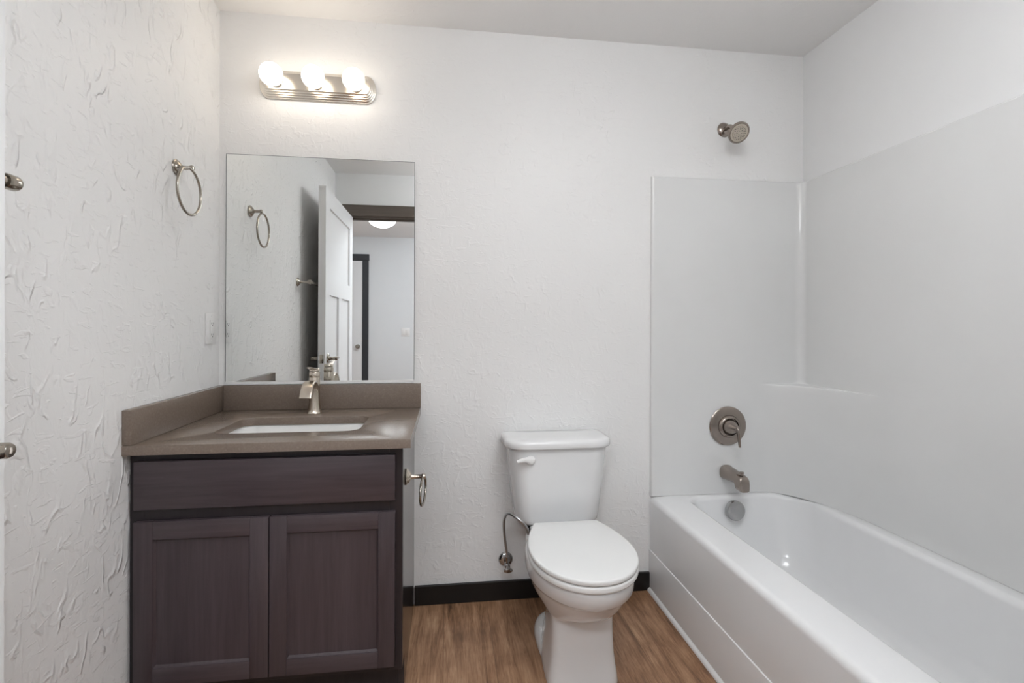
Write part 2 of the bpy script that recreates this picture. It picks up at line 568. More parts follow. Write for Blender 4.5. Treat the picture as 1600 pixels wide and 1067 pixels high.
t = thing('hall_ceiling_light', 'round white glass dome light glowing on the hall ceiling, seen in the mirror', 'ceiling light', (0.17, -3.72, H))
bm = bmesh.new(); lathe(bm, [(0, 0), (.165, 0), (.168, .012), (.16, .022), (0, .022)], (0.17, -3.72, H - .0005), (0, 0, -1), 40)
obj('rim', bm, M['nickel'], t)
bm = bmesh.new(); lathe(bm, [(.152, .0225)] + [(.152 * math.cos(a), .0225 + .088 * math.sin(a)) for a in [PI / 2 * i / 10 for i in range(1, 11)]], (0.17, -3.72, H), (0, 0, -1), 40)
obj('glass_dome', bm, M['hall_dome'], t)

t = thing('light_switch', 'white double switch plate on the hall wall, seen in the mirror', 'light switch', (0.338, YH, 1.11))
obj('switch_plate', B(.338 - .058, .338 + .058, YH + .0003, YH + .006, 1.11 - .058, 1.11 + .058, .002), M['plastic'], t)
for dx in (-.024, .024):
    obj('rocker', B(.338 + dx - .0165, .338 + dx + .0165, YH + .0062, YH + .010, 1.11 - .033, 1.11 + .033, .0015), M['plastic'], t)

# added fill light for the bathroom, shaped as a bowl fixture above the frame
def fill_bowl(x, y, label, mat):
    t = thing('fill_ceiling_light', label, 'ceiling light', (x, y, H))
    bm = bmesh.new(); lathe(bm, [(0, 0), (.07, 0), (.072, .012), (.062, .020), (.010, .022), (.010, .150), (0, .150)], (x, y, H - .0005), (0, 0, -1), 32)
    obj('canopy', bm, M['nickel'], t)
    bm = bmesh.new(); lathe(bm, [(.26 * math.sin(a), .230 - .085 * math.cos(a)) for a in [0.03 + (PI - .03) * i / 20 for i in range(21)]], (x, y, H), (0, 0, -1), 40)
    obj('glass_bowl', bm, mat, t)
    return t
fill_bowl(1.45, -1.45, 'unseen fill light added under the bathroom ceiling, shaped as a white glass bowl', M['dome'])
t = thing('hall_fill_strip', 'unseen fill light added on the hall ceiling outside the doorway, shaped as a long wraparound fixture', 'ceiling light', (0.72, -2.80, H))  # added fill, brightens the lower bathroom through the doorway
obj('pan', B(0.02, 1.42, -2.94, -2.66, H - .028, H - .0005, .003), M['vinyl'], t)
bm = bmesh.new()
pr = [(-.135 * math.cos(a), -.0285 - .075 * math.sin(a)) for a in [PI * i / 14 for i in range(15)]]
loft(bm, [[Vector((x, -2.80 + py, H + pz)) for py, pz in pr] for x in (0.035, 1.405)])
obj('diffuser', bm, M['hall_fill'], t)

# ------------------------------------------------------------------ vanity cabinet
CX1 = 0.766
FY, DYF = -0.566, -0.5845      # face frame front, door fronts
CZ = 0.7985                    # cabinet top
van = thing('vanity_cabinet', 'dark espresso wooden vanity cabinet with two doors under the sink', 'vanity cabinet', (0.383, -0.28, 0))
bm = bmesh.new()
box(bm, .0015, .018, FY + .0185, -.0015, .100, CZ)                                # left side
box(bm, .0015, .018, -.49, -.0015, .0, .100)
box(bm, .018, CX1 - .018, -.012, -.0015, .100, CZ)                                # back
box(bm, .018, CX1 - .018, FY + .02, -.012, .115, .130)                            # bottom
obj('carcass', bm, M['cab_frame'], van, False)
bm = bmesh.new()                                                                  # face frame
fy0, fy1 = FY, FY + .0185
box(bm, .0015, .040, fy0, fy1, .115, CZ, .0008)
box(bm, CX1 - .040, CX1, fy0, fy1, .115, CZ, .0008)
box(bm, .040, CX1 - .040, fy0, fy1, .755, CZ, .0008)
box(bm, .040, CX1 - .040, fy0, fy1, .590, .655, .0008)
box(bm, .040, CX1 - .040, fy0, fy1, .115, .155, .0008)
obj('face_frame', bm, M['cab_frame'], van, False)
bm = bmesh.new()                                                                  # finished side, with the toe notch
pts = [(FY + .0186, CZ), (-.0015, CZ), (-.0015, 0), (-.49, 0), (-.49, .115), (FY + .0186, .115)]
loft(bm, [[Vector((x, y, z)) for y, z in pts] for x in (CX1 - .0178, CX1)])
obj('side_panel', bm, M['cab_side'], van, False)
obj('toe_kick', B(.0015, CX1 - .0182, -.49, -.478, 0, .114), M['cab_frame'], van, False)
def slab_front(x0, x1, z0, z1):
    return B(x0, x1, DYF, FY - .0006, z0, z1, .0022, 2)
obj('drawer_front', slab_front(.0195, .7445, .638, .7755), M['cab_h'], van, True, 30)
def cab_door(x0, x1, z0, z1, st):
    y0, y1 = DYF, FY - .0006
    bm = bmesh.new()
    # recessed flat panel with a small sloped moulding
    xa, xb, za, zb = x0 + st - .001, x1 - st + .001, z0 + st - .001, z1 - st + .001
    m_ = .006
    A_ = [Vector((xa, y0 + .003, za)), Vector((xb, y0 + .003, za)), Vector((xb, y0 + .003, zb)), Vector((xa, y0 + .003, zb))]
    B_ = [Vector((xa + m_, y0 + .010, za + m_)), Vector((xb - m_, y0 + .010, za + m_)), Vector((xb - m_, y0 + .010, zb - m_)), Vector((xa + m_, y0 + .010, zb - m_))]
    C_ = [Vector((v.x, y1 - .001, v.z)) for v in A_]
    loft(bm, [B_, A_, C_])
    o = obj('door', bm, M['cab_v'], van, False)
    for xs in (x0, x1 - st):
        obj('stile', B(xs, xs + st, y0, y1, z0, z1, .0014), M['cab_v'], o, True, 30)
    for zs in (z0, z1 - st):
        obj('rail', B(x0 + st + .0001, x1 - st - .0001, y0 + .0001, y1, zs, zs + st, .0008), M['cab_h'], o, True, 30)
    return o
cab_door(.0195, .3825, .135, .6035, .051)
cab_door(.3855, .7445, .135, .6035, .049)

# ------------------------------------------------------------------ countertop with splashes
TZ = 0.8266
WC, DC = 0.792, 0.604
ctop = thing('countertop', 'polished taupe quartz countertop with side and back splash on the vanity', 'countertop', (0.396, -0.30, CZ))
hole = [(p.x, p.y) for p in rrect(.168, .615, -.463, -.192, .045, 0)]
bm = bmesh.new()
slab_hole(bm, [(.001, -DC), (WC, -DC), (WC, -.001), (.001, -.001)], hole, CZ + .0005, TZ)
bmesh.ops.recalc_face_normals(bm, faces=bm.faces)
bm.normal_update()
_be = [e for e in bm.edges if len(e.link_faces) == 2 and abs(e.link_faces[0].normal.dot(e.link_faces[1].normal)) < .5
       and all(abs(v.co.z - TZ) < 1e-5 for v in e.verts)]
bmesh.ops.bevel(bm, geom=_be, offset=.002, segments=2, profile=.5, affect='EDGES')
bmesh.ops.recalc_face_normals(bm, faces=bm.faces)
obj('slab', bm, M['quartz'], ctop, True, 35)
obj('backsplash', B(.0275, WC, -.0255, -.0008, TZ + .0004, TZ + .099, .0015), M['quartz'], ctop, True, 30)
obj('side_splash', B(.0008, .0265, -DC, -.0008, TZ + .0004, TZ + .099, .0015), M['quartz'], ctop, True, 30)

sink = thing('sink', 'white rectangular undermount sink set in the taupe countertop', 'sink', (.39, -.33, .66))
bm = bmesh.new()
hx0, hx1, hy0, hy1 = .161, .622, -.470, -.185
zt = CZ - .0005
L_ = [rrect(hx0 - .02, hx1 + .02, hy0 - .02, hy1 + .02, .06, zt - .012), rrect(hx0 - .02, hx1 + .02, hy0 - .02, hy1 + .02, .06, zt), rrect(hx0, hx1, hy0, hy1, .05, zt)]
for d, z in ((.004, zt - .02), (.010, .72), (.018, .69), (.035, .668), (.07, .660), (.12, .657)):
    L_.append(rrect(hx0 + d, hx1 - d, hy0 + d, hy1 - d, max(.05 - d * .1, .02), z))
L_.append([Vector((.39 + (p.x - .39) * .12, -.33 + (p.y + .33) * .25, .655)) for p in L_[-1]])
n_in = len(L_)
for d, z in ((.12, .645), (.03, .655), (.0, .70), (-.006, zt - .012)):
    L_.append(rrect(hx0 + d, hx1 - d, hy0 + d, hy1 - d, .05, z))
rows = [[bm.verts.new(p) for p in L] for L in L_]
seq = list(range(n_in))
for a, b in zip(rows[:n_in], rows[1:n_in]):
    n = len(a)
    for i in range(n):
        bm.faces.new((a[i], a[(i + 1) % n], b[(i + 1) % n], b[i]))
bm.faces.new(rows[n_in - 1])
out = rows[n_in:] + [rows[0]]
for a, b in zip(out, out[1:]):
    n = len(a)
    for i in range(n):
        bm.faces.new((a[i], a[(i + 1) % n], b[(i + 1) % n], b[i]))
bm.faces.new(rows[n_in])
obj('basin', bm, M['porcelain'], sink, True, 50)
bm = bmesh.new(); lathe(bm, [(0, 0), (.022, 0), (.022, .002), (.018, .003), (.016, .002), (.014, .006), (0, .008)], (.39, -.33, .6572), (0, 0, 1), 28)
obj('drain', bm, M['nickel'], sink)

# ------------------------------------------------------------------ faucet
FX, FYY = .396, -.124
fau = thing('sink_faucet', 'brushed nickel single-hole faucet with a wide curved spout on the countertop', 'faucet', (FX, FYY, TZ))
bm = bmesh.new()
lathe(bm, [(0, 0), (.0270, 0), (.0275, .003), (.0255, .006), (.0235, .018), (.0205, .038), (.0190, .060), (.0190, .088), (.0200, .100), (.0202, .136), (.0195, .138), (.0195, .140), (.0202, .142), (.0202, .158), (.0190, .160), (0, .160)], (FX, FYY, TZ + .0003), (0, 0, 1), 36)
obj('body', bm, M['nickel'], fau)
bm = bmesh.new()
pth = bez((FX, FYY - .004, TZ + .078), (FX, FYY - .018, TZ + .142), (FX, FYY - .100, TZ + .146), (FX, FYY - .128, TZ + .076), 22)
# ribbon section: wide along x, thin along the normal
loops = []
for i, p in enumerate(pth):
    tng = (pth[min(i + 1, 22)] - pth[max(i - 1, 0)]).normalized()
    nrm = Vector((1, 0, 0)).cross(tng).normalized()
    hw = .0182 + .0028 * i / 22
    th = .0075 - .0035 * i / 22
    loops.append([p + Vector((1, 0, 0)) * (hw * math.copysign(abs(math.cos(a)) ** .5, math.cos(a))) + nrm * (th * math.copysign(abs(math.sin(a)) ** .7, math.sin(a))) for a in [2 * PI * j / 28 for j in range(28)]])
loft(bm, loops)
obj('spout', bm, M['nickel'], fau)
bm = bmesh.new()
lathe(bm, [(0, 0), (.0170, 0), (.0195, .002), (.0195, .009), (.017, .012), (0, .0125)], (FX, FYY, TZ + .1615), (0, 0, 1), 30)
tube(bm, [(FX, FYY + .012, TZ + .170), (FX, FYY - .02, TZ + .1725), (FX, FYY - .055, TZ + .178), (FX, FYY - .075, TZ + .1815)], 0, 16, flat=[(.013, .0035), (.0145, .0035), (.013, .003), (.010, .0025)], up=(0, 0, 1))
obj('lever', bm, M['nickel'], fau)

# ------------------------------------------------------------------ wall mirror
mir = thing('wall_mirror', 'large frameless mirror on the wall above the backsplash', 'mirror', (.396, -.004, .93))
MX0, MX1, MZ0, MZ1 = .0270, .7645, .9285, 1.8456
yb, yt = -.0085, -.0052      # the foot stands in a channel a few mm off the wall
bm = bmesh.new()
g = [(MX0, yb, MZ0 + .004), (MX1, yb, MZ0 + .004), (MX1, yt, MZ1), (MX0, yt, MZ1)]
ei = .0016
gi = [(MX0 + ei, yb, MZ0 + .004 + ei), (MX1 - ei, yb, MZ0 + .004 + ei), (MX1 - ei, yt, MZ1 - ei), (MX0 + ei, yt, MZ1 - ei)]
bm.faces.new([bm.verts.new(p) for p in gi])
glass = obj('glass', bm, M['mirror'], mir, False)
bm = bmesh.new()
A_ = [Vector(p) for p in g]; Bk = [Vector((p[0], p[1] + .0045, p[2])) for p in g]
for i in range(4):
    j = (i + 1) % 4
    bm.faces.new([bm.verts.new(v) for v in (A_[i], A_[j], Bk[j], Bk[i])])
    bm.faces.new([bm.verts.new(v) for v in (gi[i], gi[j], g[j], g[i])])
bm.faces.new([bm.verts.new(v) for v in Bk])
obj('edge', bm, M['mirror_edge'], mir, False)
bm = bmesh.new()
box(bm, MX0, MX1, -.0115, -.0095, MZ0 - .001, MZ0 + .011, .0005)
box(bm, MX0, MX1, -.0095, -.0015, MZ0 - .001, MZ0 + .0015)
obj('channel', bm, M['steel'], mir, False)

# ------------------------------------------------------------------ vanity light bar
vl = thing('vanity_light', 'polished nickel bar light with three glowing globes above the mirror', 'vanity light', (.379, 0, 2.131))
LXc, LZc = .379, 2.131
def stad(ins, y):
    """outline: straight top and bottom, bulging round ends, inset by ins"""
    hh = .0575 - ins
    hl = .188
    e = .040 - ins * .75
    p = []
    for i in range(19):
        a = -PI / 2 + PI * i / 18
        p.append((LXc + hl + e * math.cos(a), LZc + hh * math.sin(a)))
    for i in range(19):
        a = PI / 2 + PI * i / 18
        p.append((LXc - hl + e * math.cos(a), LZc + hh * math.sin(a)))
    return [Vector((x, y, z)) for x, z in p]
bm = bmesh.new()
steps = [(0, -.0005), (0, -.006), (.0015, -.0075), (.006, -.0085), (.006, -.014), (.0075, -.0155), (.012, -.0165), (.012, -.022), (.0135, -.0235), (.018, -.0245), (.018, -.030), (.0195, -.0315), (.024, -.0325), (.024, -.040), (.026, -.042)]
loft(bm, [stad(i, y) for i, y in steps])
obj('backplate', bm, M['nickel_polished'], vl, True, 25)
for bx in (.227, .381, .533):
    bm = bmesh.new()
    lathe(bm, [(0, 0), (.0235, 0), (.0245, .003), (.0225, .006), (.0205, .018), (.0215, .021), (.0195, .023), (0, .023)], (bx, -.0423, LZc - .004), (0, -1, 0), 30)
    s = obj('socket', bm, M['nickel_polished'], vl)
    bm = bmesh.new()
    R = .0425
    cy = -.0423 - .0232 - .0365
    pr = [(.0150, .0)] + [(R * math.sin(a), .0365 + .0 - R * math.cos(a)) for a in [0.42 + (PI - .42) * i / 22 for i in range(23)]]
    lathe(bm, pr, (bx, -.0655 - .0003, LZc - .004), (0, -1, 0), 36)
    obj('globe_bulb', bm, M['bulb'], s)

# ------------------------------------------------------------------ towel ring on the left wall
def post_prof(s=1.0, L=.055):
    return [(0, 0), (.0260 * s, 0), (.0270 * s, .003), (.0245 * s, .006), (.0220 * s, .0065), (.0205 * s, .010), (.0150 * s, .014), (.0085 * s, .018), (.0068 * s, .024), (.0066 * s, L - .014), (.0085 * s, L - .011), (.0090 * s, L - .006), (.0068 * s, L - .001), (0, L)]
tr = thing('towel_ring', 'nickel towel ring on the left wall beside the mirror', 'towel ring', (0, -.323, 1.69))
bm = bmesh.new(); lathe(bm, post_prof(1.0, .056), (.0004, -.323, 1.690), (1, 0, 0), 32)
obj('post', bm, M['nickel_antique'], tr)
bm = bmesh.new()
RR = .0765
rc = Vector((.052, -.343, 1.6065))
tube(bm, [rc + Vector((0.0, RR * math.cos(a), RR * math.sin(a))) for a in [2 * PI * i / 64 for i in range(64)]], .0046, 14, closed=True)
obj('ring', bm, M['nickel_antique'], tr)

# ------------------------------------------------------------------ towel bar on the left wall
tb = thing('towel_bar', 'nickel towel bar on the left wall near the open door', 'towel bar', (0, -1.34, 1.432))
BZ = 1.434
for y in (-1.062, -1.672):
    bm = bmesh.new(); lathe(bm, post_prof(.98, .068), (.0004, y, BZ), (1, 0, 0), 32)
    lathe(bm, [(0, -.0), (.0135, .0), (.0150, .004), (.0150, .024), (.0135, .028), (0, .029)], (.0752, y - .0145, BZ), (0, 1, 0), 28)
    s = obj('post', bm, M['nickel_antique'], tb)
bm = bmesh.new(); lathe(bm, [(0, 0), (.0105, 0), (.0105, .581), (0, .581)], (.0752, -1.6575, BZ), (0, 1, 0), 24)
obj('bar', bm, M['nickel_antique'], tb)

# ------------------------------------------------------------------ paper holder on the vanity side
ph = thing('paper_holder', 'small nickel open-ring paper holder on the right side of the vanity', 'toilet paper holder', (CX1, -.451, .668))
bm = bmesh.new(); lathe(bm, post_prof(1.0, .064), (CX1 + .0004, -.451, .668), (1, 0, 0), 32)
obj('post', bm, M['nickel'], ph)
bm = bmesh.new()
pts = []
for i in range(41):
    a = PI / 2 + 0.0 + (2 * PI - .75) * i / 40
    pts.append(Vector((CX1 + .056 + .006 * math.cos(a), -.451 + .062 * math.cos(a), .622 + .046 * math.sin(a))))
tube(bm, pts, .0040, 12)
obj('open_ring', bm, M['nickel_antique'], ph)

# ------------------------------------------------------------------ outlet on the left wall
ol = thing('wall_outlet', 'white electrical outlet with test buttons on the left wall beside the mirror', 'outlet', (0, -.078, 1.15))
oy, oz = -.078, 1.150
obj('cover_plate', B(.0004, .0062, oy - .0415, oy + .0415, oz - .0595, oz + .0595, .002), M['plastic'], ol)
bm = B(.0064, .0092, oy - .0165, oy + .0165, oz - .0335, oz + .0335, .0008)
rec = obj('receptacle', bm, M['plastic'], ol)
for s in (-1, 1):
    for dy in (-.0063, .0063):
        obj('slot', B(.0088, .0096, oy + dy - .0010, oy + dy + .0010, oz + s * .021 - .0038, oz + s * .021 + .0038), M['slot'], rec, False)
    bm = bmesh.new(); lathe(bm, [(0, 0), (.0024, 0), (.0024, .0008), (0, .0008)], (.0088, oy, oz + s * .021 - .0085), (1, 0, 0), 12)
    obj('slot', bm, M['slot'], rec, False)
for dz in (-.0045, .0045):
    obj('button', B(.0093, .0104, oy - .0075, oy + .0075, oz + dz - .0032, oz + dz + .0032, .0005), M['plastic'], rec)
for dz in (-.0485, .0485):
    bm = bmesh.new(); lathe(bm, [(0, 0), (.0035, 0), (.003, .0009), (0, .001)], (.0063, oy, oz + dz), (1, 0, 0), 12)
    obj('screw', bm, M['steel'], ol)

# ------------------------------------------------------------------ toilet
TX = 1.343
toi = thing('toilet', 'white two-piece toilet with closed lid between the vanity and the bathtub', 'toilet', (TX, -.40, 0))
def egg(hw, yf, yb, z, eb=2.4, ef=2.0, split=.46, n=72):
    yc = yb + (yf - yb) * split
    out = []
    for i in range(n):
        a = 2 * PI * i / n
        c, s = math.cos(a), math.sin(a)
        e = ef if s < 0 else eb
        x = hw * math.copysign(abs(c) ** (2 / e), c)
        y = yc + (yc - yf if s < 0 else yb - yc) * math.copysign(abs(s) ** (2 / e), s)
        out.append(Vector((TX + x, y, z)))
    return out
bm = bmesh.new()
spec = [  # hw, front, back, z, back exponent, front exponent
    (.117, -.578, -.150, .000, 2.0, 3.4), (.118, -.580, -.148, .006, 2.0, 3.4), (.115, -.577, -.155, .030, 2.0, 3.5),
    (.110, -.571, -.170, .060, 2.0, 3.8), (.105, -.566, -.180, .100, 1.9, 4), (.102, -.563, -.190, .160, 1.8, 4),
    (.101, -.562, -.200, .205, 1.8, 4), (.105, -.568, -.200, .222, 1.9, 3.6), (.118, -.600, -.170, .236, 3.4, 2.8), (.136, -.636, -.185, .256, 3, 2.3),
    (.153, -.672, -.205, .286, 2.6, 2.1), (.163, -.696, -.225, .318, 2.5, 2.05), (.1665, -.703, -.232, .328, 2.5, 2),
    (.1715, -.711, -.235, .334, 2.5, 2), (.1735, -.724, -.240, .342, 2.5, 2), (.1745, -.729, -.243, .378, 2.5, 2), (.1740, -.728, -.243, .387, 2.5, 2), (.170, -.723, -.246, .391, 2.5, 2)]
loft(bm, [egg(hw, f, b, z, eb, ef, .46 + .38 * max(0, min(1, (.262 - z) / .05))) for hw, f, b, z, eb, ef in spec])
obj('bowl', bm, M['china'], toi, True, 60)
bm = bmesh.new()              # rear deck that carries the tank, and the trapway below it
loft(bm, [rrect(TX - .07, TX + .07, -.26, -.06, .04, .10), rrect(TX - .075, TX + .075, -.27, -.05, .04, .20), rrect(TX - .095, TX + .095, -.30, -.035, .045, .30),
          rrect(TX - .112, TX + .112, -.33, -.03, .045, .35), rrect(TX - .118, TX + .118, -.33, -.03, .045, .372), rrect(TX - .114, TX + .114, -.33, -.034, .045, .378)])
obj('deck', bm, M['china'], toi, True, 60)
bm = bmesh.new()              # rear foot flange
def foot(hw, yf, yb, z):
    return egg(hw, yf, yb, z, 3, 2.6, .5)
loft(bm, [foot(.114, -.50, -.16, 0), foot(.116, -.502, -.158, .006), foot(.113, -.49, -.162, .022), foot(.104, -.46, -.17, .036), foot(.088, -.42, -.18, .044), foot(.05, -.36, -.21, .046)])
obj('foot', bm, M['china'], toi, True, 60)
def lid_outline(hw, yb, yf, bw, z, n=30):
    ymax = -.515
    pts = []
    for i in range(n + 1):                     # right side, back to widest
        t = i / n
        pts.append((bw + (hw - bw) * math.sin(PI / 2 * t) ** .95, yb + (ymax - yb) * t))
    for i in range(1, n + 1):                  # front half
        a = PI / 2 * i / n
        pts.append((hw * math.cos(a) ** .96 if i < n else 0, ymax + (yf - ymax) * math.sin(a)))
    full = [(x, y) for x, y in pts] + [(-x, y) for x, y in pts[-2::-1]]
    # back edge, slightly rounded corners
    return [Vector((TX + x, y, z)) for x, y in full]
def lidloft(bm, hw, yb, yf, bw, z0, z1, rd, dome=.0):
    L = []
    for k in range(5):
        a = PI / 2 * k / 4
        d = rd * (1 - math.sin(a)); 
        L.append(lid_outline(hw - d, yb - d, yf + d, bw - d, z0 + rd * (1 - math.cos(a))))
    for k in range(5):
        a = PI / 2 * k / 4
        d = rd * (1 - math.cos(a))
        L.append(lid_outline(hw - d, yb - d, yf + d, bw - d, z1 - rd + rd * math.sin(a)))
    for s, dz in ((.8, .6), (.5, .9), (.2, 1.0)):
        c = Vector((TX, -.52, 0))
        L.append([Vector((c.x + (p.x - c.x) * s, c.y + (p.y - c.y) * s, z1 + dome * dz)) for p in L[9]])
    loft(bm, L)
bm = bmesh.new(); lidloft(bm, .1755, -.290, -.737, .130, .3930, .4145, .007)
obj('seat', bm, M['seat'], toi, True, 50)
bm = bmesh.new(); lidloft(bm, .1750, -.288, -.738, .122, .4165, .4335, .006, .004)
obj('lid', bm, M['seat'], toi, True, 50)
for s in (-1, 1):
    bm = B(TX + s * .075 - .016, TX + s * .075 + .016, -.287, -.262, .3785, .416, .005, 3)
    obj('hinge', bm, M['seat'], toi)
# tank
bm = bmesh.new()
def tk(hw, yf, yb, rf, z, rb=.02):
    return rrect(TX - hw, TX + hw, yf, yb, (rf, rf, rb, rb), z, 10, 6)
loft(bm, [tk(.140, -.170, -.045, .05, .3790), tk(.158, -.186, -.036, .055, .3815), tk(.166, -.193, -.031, .058, .390), tk(.171, -.197, -.028, .06, .41),
          tk(.186, -.202, -.022, .064, .54), tk(.199, -.207, -.018, .068, .66), tk(.201, -.208, -.017, .068, .684)])
obj('tank', bm, M['china'], toi, True, 50)
bm = bmesh.new()
loft(bm, [tk(.208, -.216, -.013, .075, .6846), tk(.214, -.222, -.010, .08, .6865), tk(.2165, -.2245, -.009, .082, .692), tk(.2165, -.2245, -.009, .082, .706), tk(.214, -.222, -.010, .08, .713),
          tk(.207, -.215, -.013, .076, .7175), tk(.19, -.20, -.02, .07, .7195), tk(.10, -.15, -.07, .03, .7205)])
obj('tank_lid', bm, M['china'], toi, True, 50)
bm = bmesh.new()
FZ = .643
lathe(bm, [(0, 0), (.0175, 0), (.0185, .003), (.016, .008), (.011, .010), (.010, .017), (0, .018)], (1.222, -.2052, FZ), (0, -1, 0), 26)
tube(bm, bez((1.230, -.223, FZ - .001), (1.210, -.227, FZ + .012), (1.190, -.231, FZ + .008), (1.166, -.233, FZ + .003), 14), 0, 14, flat=[(.0055, .0145 - .0085 * i / 14) for i in range(15)], up=(0, 0, 1))
obj('flush_lever', bm, M['plastic'], toi)
bm = bmesh.new(); lathe(bm, [(0, 0), (.019, 0), (.019, -.010), (.0125, -.011), (.0125, -.034), (0, -.034)], (1.236, -.165, .3790), (0, 0, 1), 20)
obj('fill_shank', bm, M['rubber'], toi)
for s in (-1, 1):
    bm = bmesh.new(); lathe(bm, [(.012, 0), (.012, .004), (.009, .011), (0, .013)], (TX + s * .094, -.30, .0385), (0, 0, 1), 16)
    obj('bolt_cap', bm, M['plastic'], toi)

# ------------------------------------------------------------------ water supply
sv = thing('shutoff_valve', 'chrome water shutoff valve on the wall left of the toilet', 'valve', (1.151, 0, .169))
vx, vz = 1.151, .169
bm = bmesh.new(); lathe(bm, [(0, 0), (.031, 0), (.031, .002), (.026, .008), (.014, .012), (0, .012)], (vx, -.0004, vz), (0, -1, 0), 28)
obj('escutcheon', bm, M['chrome'], sv)
bm = bmesh.new()
lathe(bm, [(0, 0), (.0085, 0), (.0085, .030), (.0115, .032), (.0115, .056), (.008, .058), (0, .058)], (vx, -.0126, vz), (0, -1, 0), 20)
lathe(bm, [(0, 0), (.007, 0), (.007, .016), (.0095, .017), (.0095, .031), (0, .031)], (vx, -.057, vz + .006), (0, 0, 1), 6)
obj('valve_body', bm, M['chrome'], sv)
bm = bmesh.new()
lathe(bm, [(0, 0), (.006, 0), (.006, .014), (0, .014)], (vx, -.0708, vz), (0, -1, -.35), 14)
lathe(bm, [(0, 0), (.013, 0), (.016, .003), (.016, .008), (.012, .011), (0, .011)], (vx, -.084, vz - .0046), (0, -1, -.35), 24, 1.15, .72)
obj('valve_handle', bm, M['chrome'], sv)

sh = thing('supply_hose', 'braided steel water hose looping from the wall valve up to the toilet tank', 'hose', (1.151, -.057, .21))
p1 = bez((vx, -.0642, .2065), (vx - .014, -.066, .30), (1.106, -.165, .452), (1.152, -.2135, .4365), 18)
p2 = bez((1.152, -.2135, .4365), (1.186, -.249, .425), (1.209, -.240, .396), (1.2150, -.205, .356), 14)
bm = bmesh.new(); tube(bm, p1 + p2[1:], .0056, 14)
obj('braided_tube', bm, M['braid'], sh)
bm = bmesh.new(); lathe(bm, [(0, 0), (.0085, 0), (.0105, .006), (.0135, .012), (.0135, .034), (.010, .036), (0, .036)], (1.2152, -.2042, .3555), (.12, .30, -1), 10)
obj('coupling_nut', bm, M['plastic'], sh)

# ------------------------------------------------------------------ bathtub
tub = thing('bathtub', 'white alcove bathtub with a smooth apron along the right wall', 'bathtub', (2.16, -.77, 0))
ox1, oy0, oy1 = W - .0015, YE + .0015, -.0015
def outer(x0, z, r=.004, ins=0.0):
    return rrect(x0, ox1 - ins, oy0 + ins, oy1 - ins, r, z, 10, 8)
def inner(dl, dr, df, db, z, k=1.0):
    # radii: near-left, near-right, back-right, back-left
    return rrect(1.940 + dl, 2.462 - dr, -1.44 + df, -.040 - db, (.10 * k, .12 * k, .13 * k, .075 * k), z, 10, 8)
L_ = [outer(XT - .004, .016), outer(XT - .004, .176), outer(XT - .0035, .1785), outer(XT + .0, .180), outer(XT, ZR - .026)]
for k in range(1, 7):
    a = PI / 2 * k / 6
    L_.append(outer(XT + .024 * (1 - math.cos(a)), ZR - .026 + .024 * math.sin(a), .004))
L_.append(outer(XT + .10, ZR, .004, .006))
for k in range(0, 7):
    a = PI / 2 * k / 6
    d = .022 * math.sin(a) - .012
    L_.append(inner(d, d, d, d, ZR - .022 * (1 - math.cos(a))))
L_ += [inner(.016, .014, .03, .020, .36), inner(.030, .025, .08, .035, .28), inner(.048, .04, .15, .055, .19), inner(.062, .055, .19, .075, .14), inner(.085, .08, .22, .105, .112, .9),
       inner(.12, .12, .27, .15, .100, .8), inner(.20, .20, .45, .35, .097, .4)]
bm = bmesh.new()
loft(bm, L_, True, True)
obj('tub_shell', bm, M['acrylic'], tub, True, 40)
ovy = -.0745
bm = bmesh.new()
lathe(bm, [(0, 0), (.0405, 0), (.0425, .003), (.0425, .018), (.040, .022), (.034, .0235), (0, .0245)], (2.149, ovy, .362), (0, -1, .10), 40)
ovc = obj('overflow_cover', bm, M['chrome'], tub)
bm = bmesh.new()
lathe(bm, [(0, 0), (.038, 0), (.038, .003), (.030, .005), (0, .004)], (2.19, -.36, .0985), (0, 0, 1), 28)
obj('drain', bm, M['chrome'], tub)

# ------------------------------------------------------------------ tub surround
def sur_path(z, ax, ay, off=.014, n=20):
    """plan outline of the surround panels: back, right and end wall, elliptical inside corners"""
    x1, y1, y0 = W - off, -off, YE + off
    e = max(-.001 - y1, .0005) * .85
    p = [(XT, -.0008)] + [(XT + e * (1 - math.cos(PI / 2 * i / 5)), y1 + e * (1 - math.sin(PI / 2 * i / 5))) for i in range(6)]
    for i in range(1, 13):
        p.append((XT + .003 + (x1 - ax - XT - .003) * i / 13, y1))
    for i in range(n + 1):
        a = PI / 2 * i / n
        p.append((x1 - ax + ax * math.sin(a), y1 - ay + ay * math.cos(a)))
    for i in range(1, 13):
        p.append((x1, y1 - ay + (y0 + .035 - (y1 - ay)) * i / 13))
    for i in range(n + 1):
        a = PI / 2 * i / n
        p.append((x1 - .035 + .035 * math.cos(a), y0 + .035 - .035 * math.sin(a)))
    p += [(XT + .4, y0), (XT + .003, y0), (XT, max(y0 - .004, YE + .001)), (XT, YE + .0008)]
    return [Vector((x, y, z)) for x, y in p]
AX, AY, SZ = .204, .44, .905
rowsz = [(ZR + .0006, AX, AY), (ZR + .03, AX, AY), (.70, AX, AY), (SZ - .03, AX, AY)]
P = [sur_path(*r) for r in rowsz]
for k in range(1, 6):
    a = PI / 2 * k / 5
    d = .012 * (1 - math.cos(a))
    P.append(sur_path(SZ - .012 + .012 * math.sin(a), AX - d * .8, AY - d * 1.6))
P.append(sur_path(SZ + .0005, .060, .060))
for k in range(1, 5):
    a = PI / 2 * k / 4
    P.append(sur_path(SZ + .0005 + .02 * (1 - math.cos(a)), .060 - .025 * math.sin(a), .060 - .025 * math.sin(a)))
P += [sur_path(z, .035, .035) for z in (1.2, 1.5, ZS - .007)]
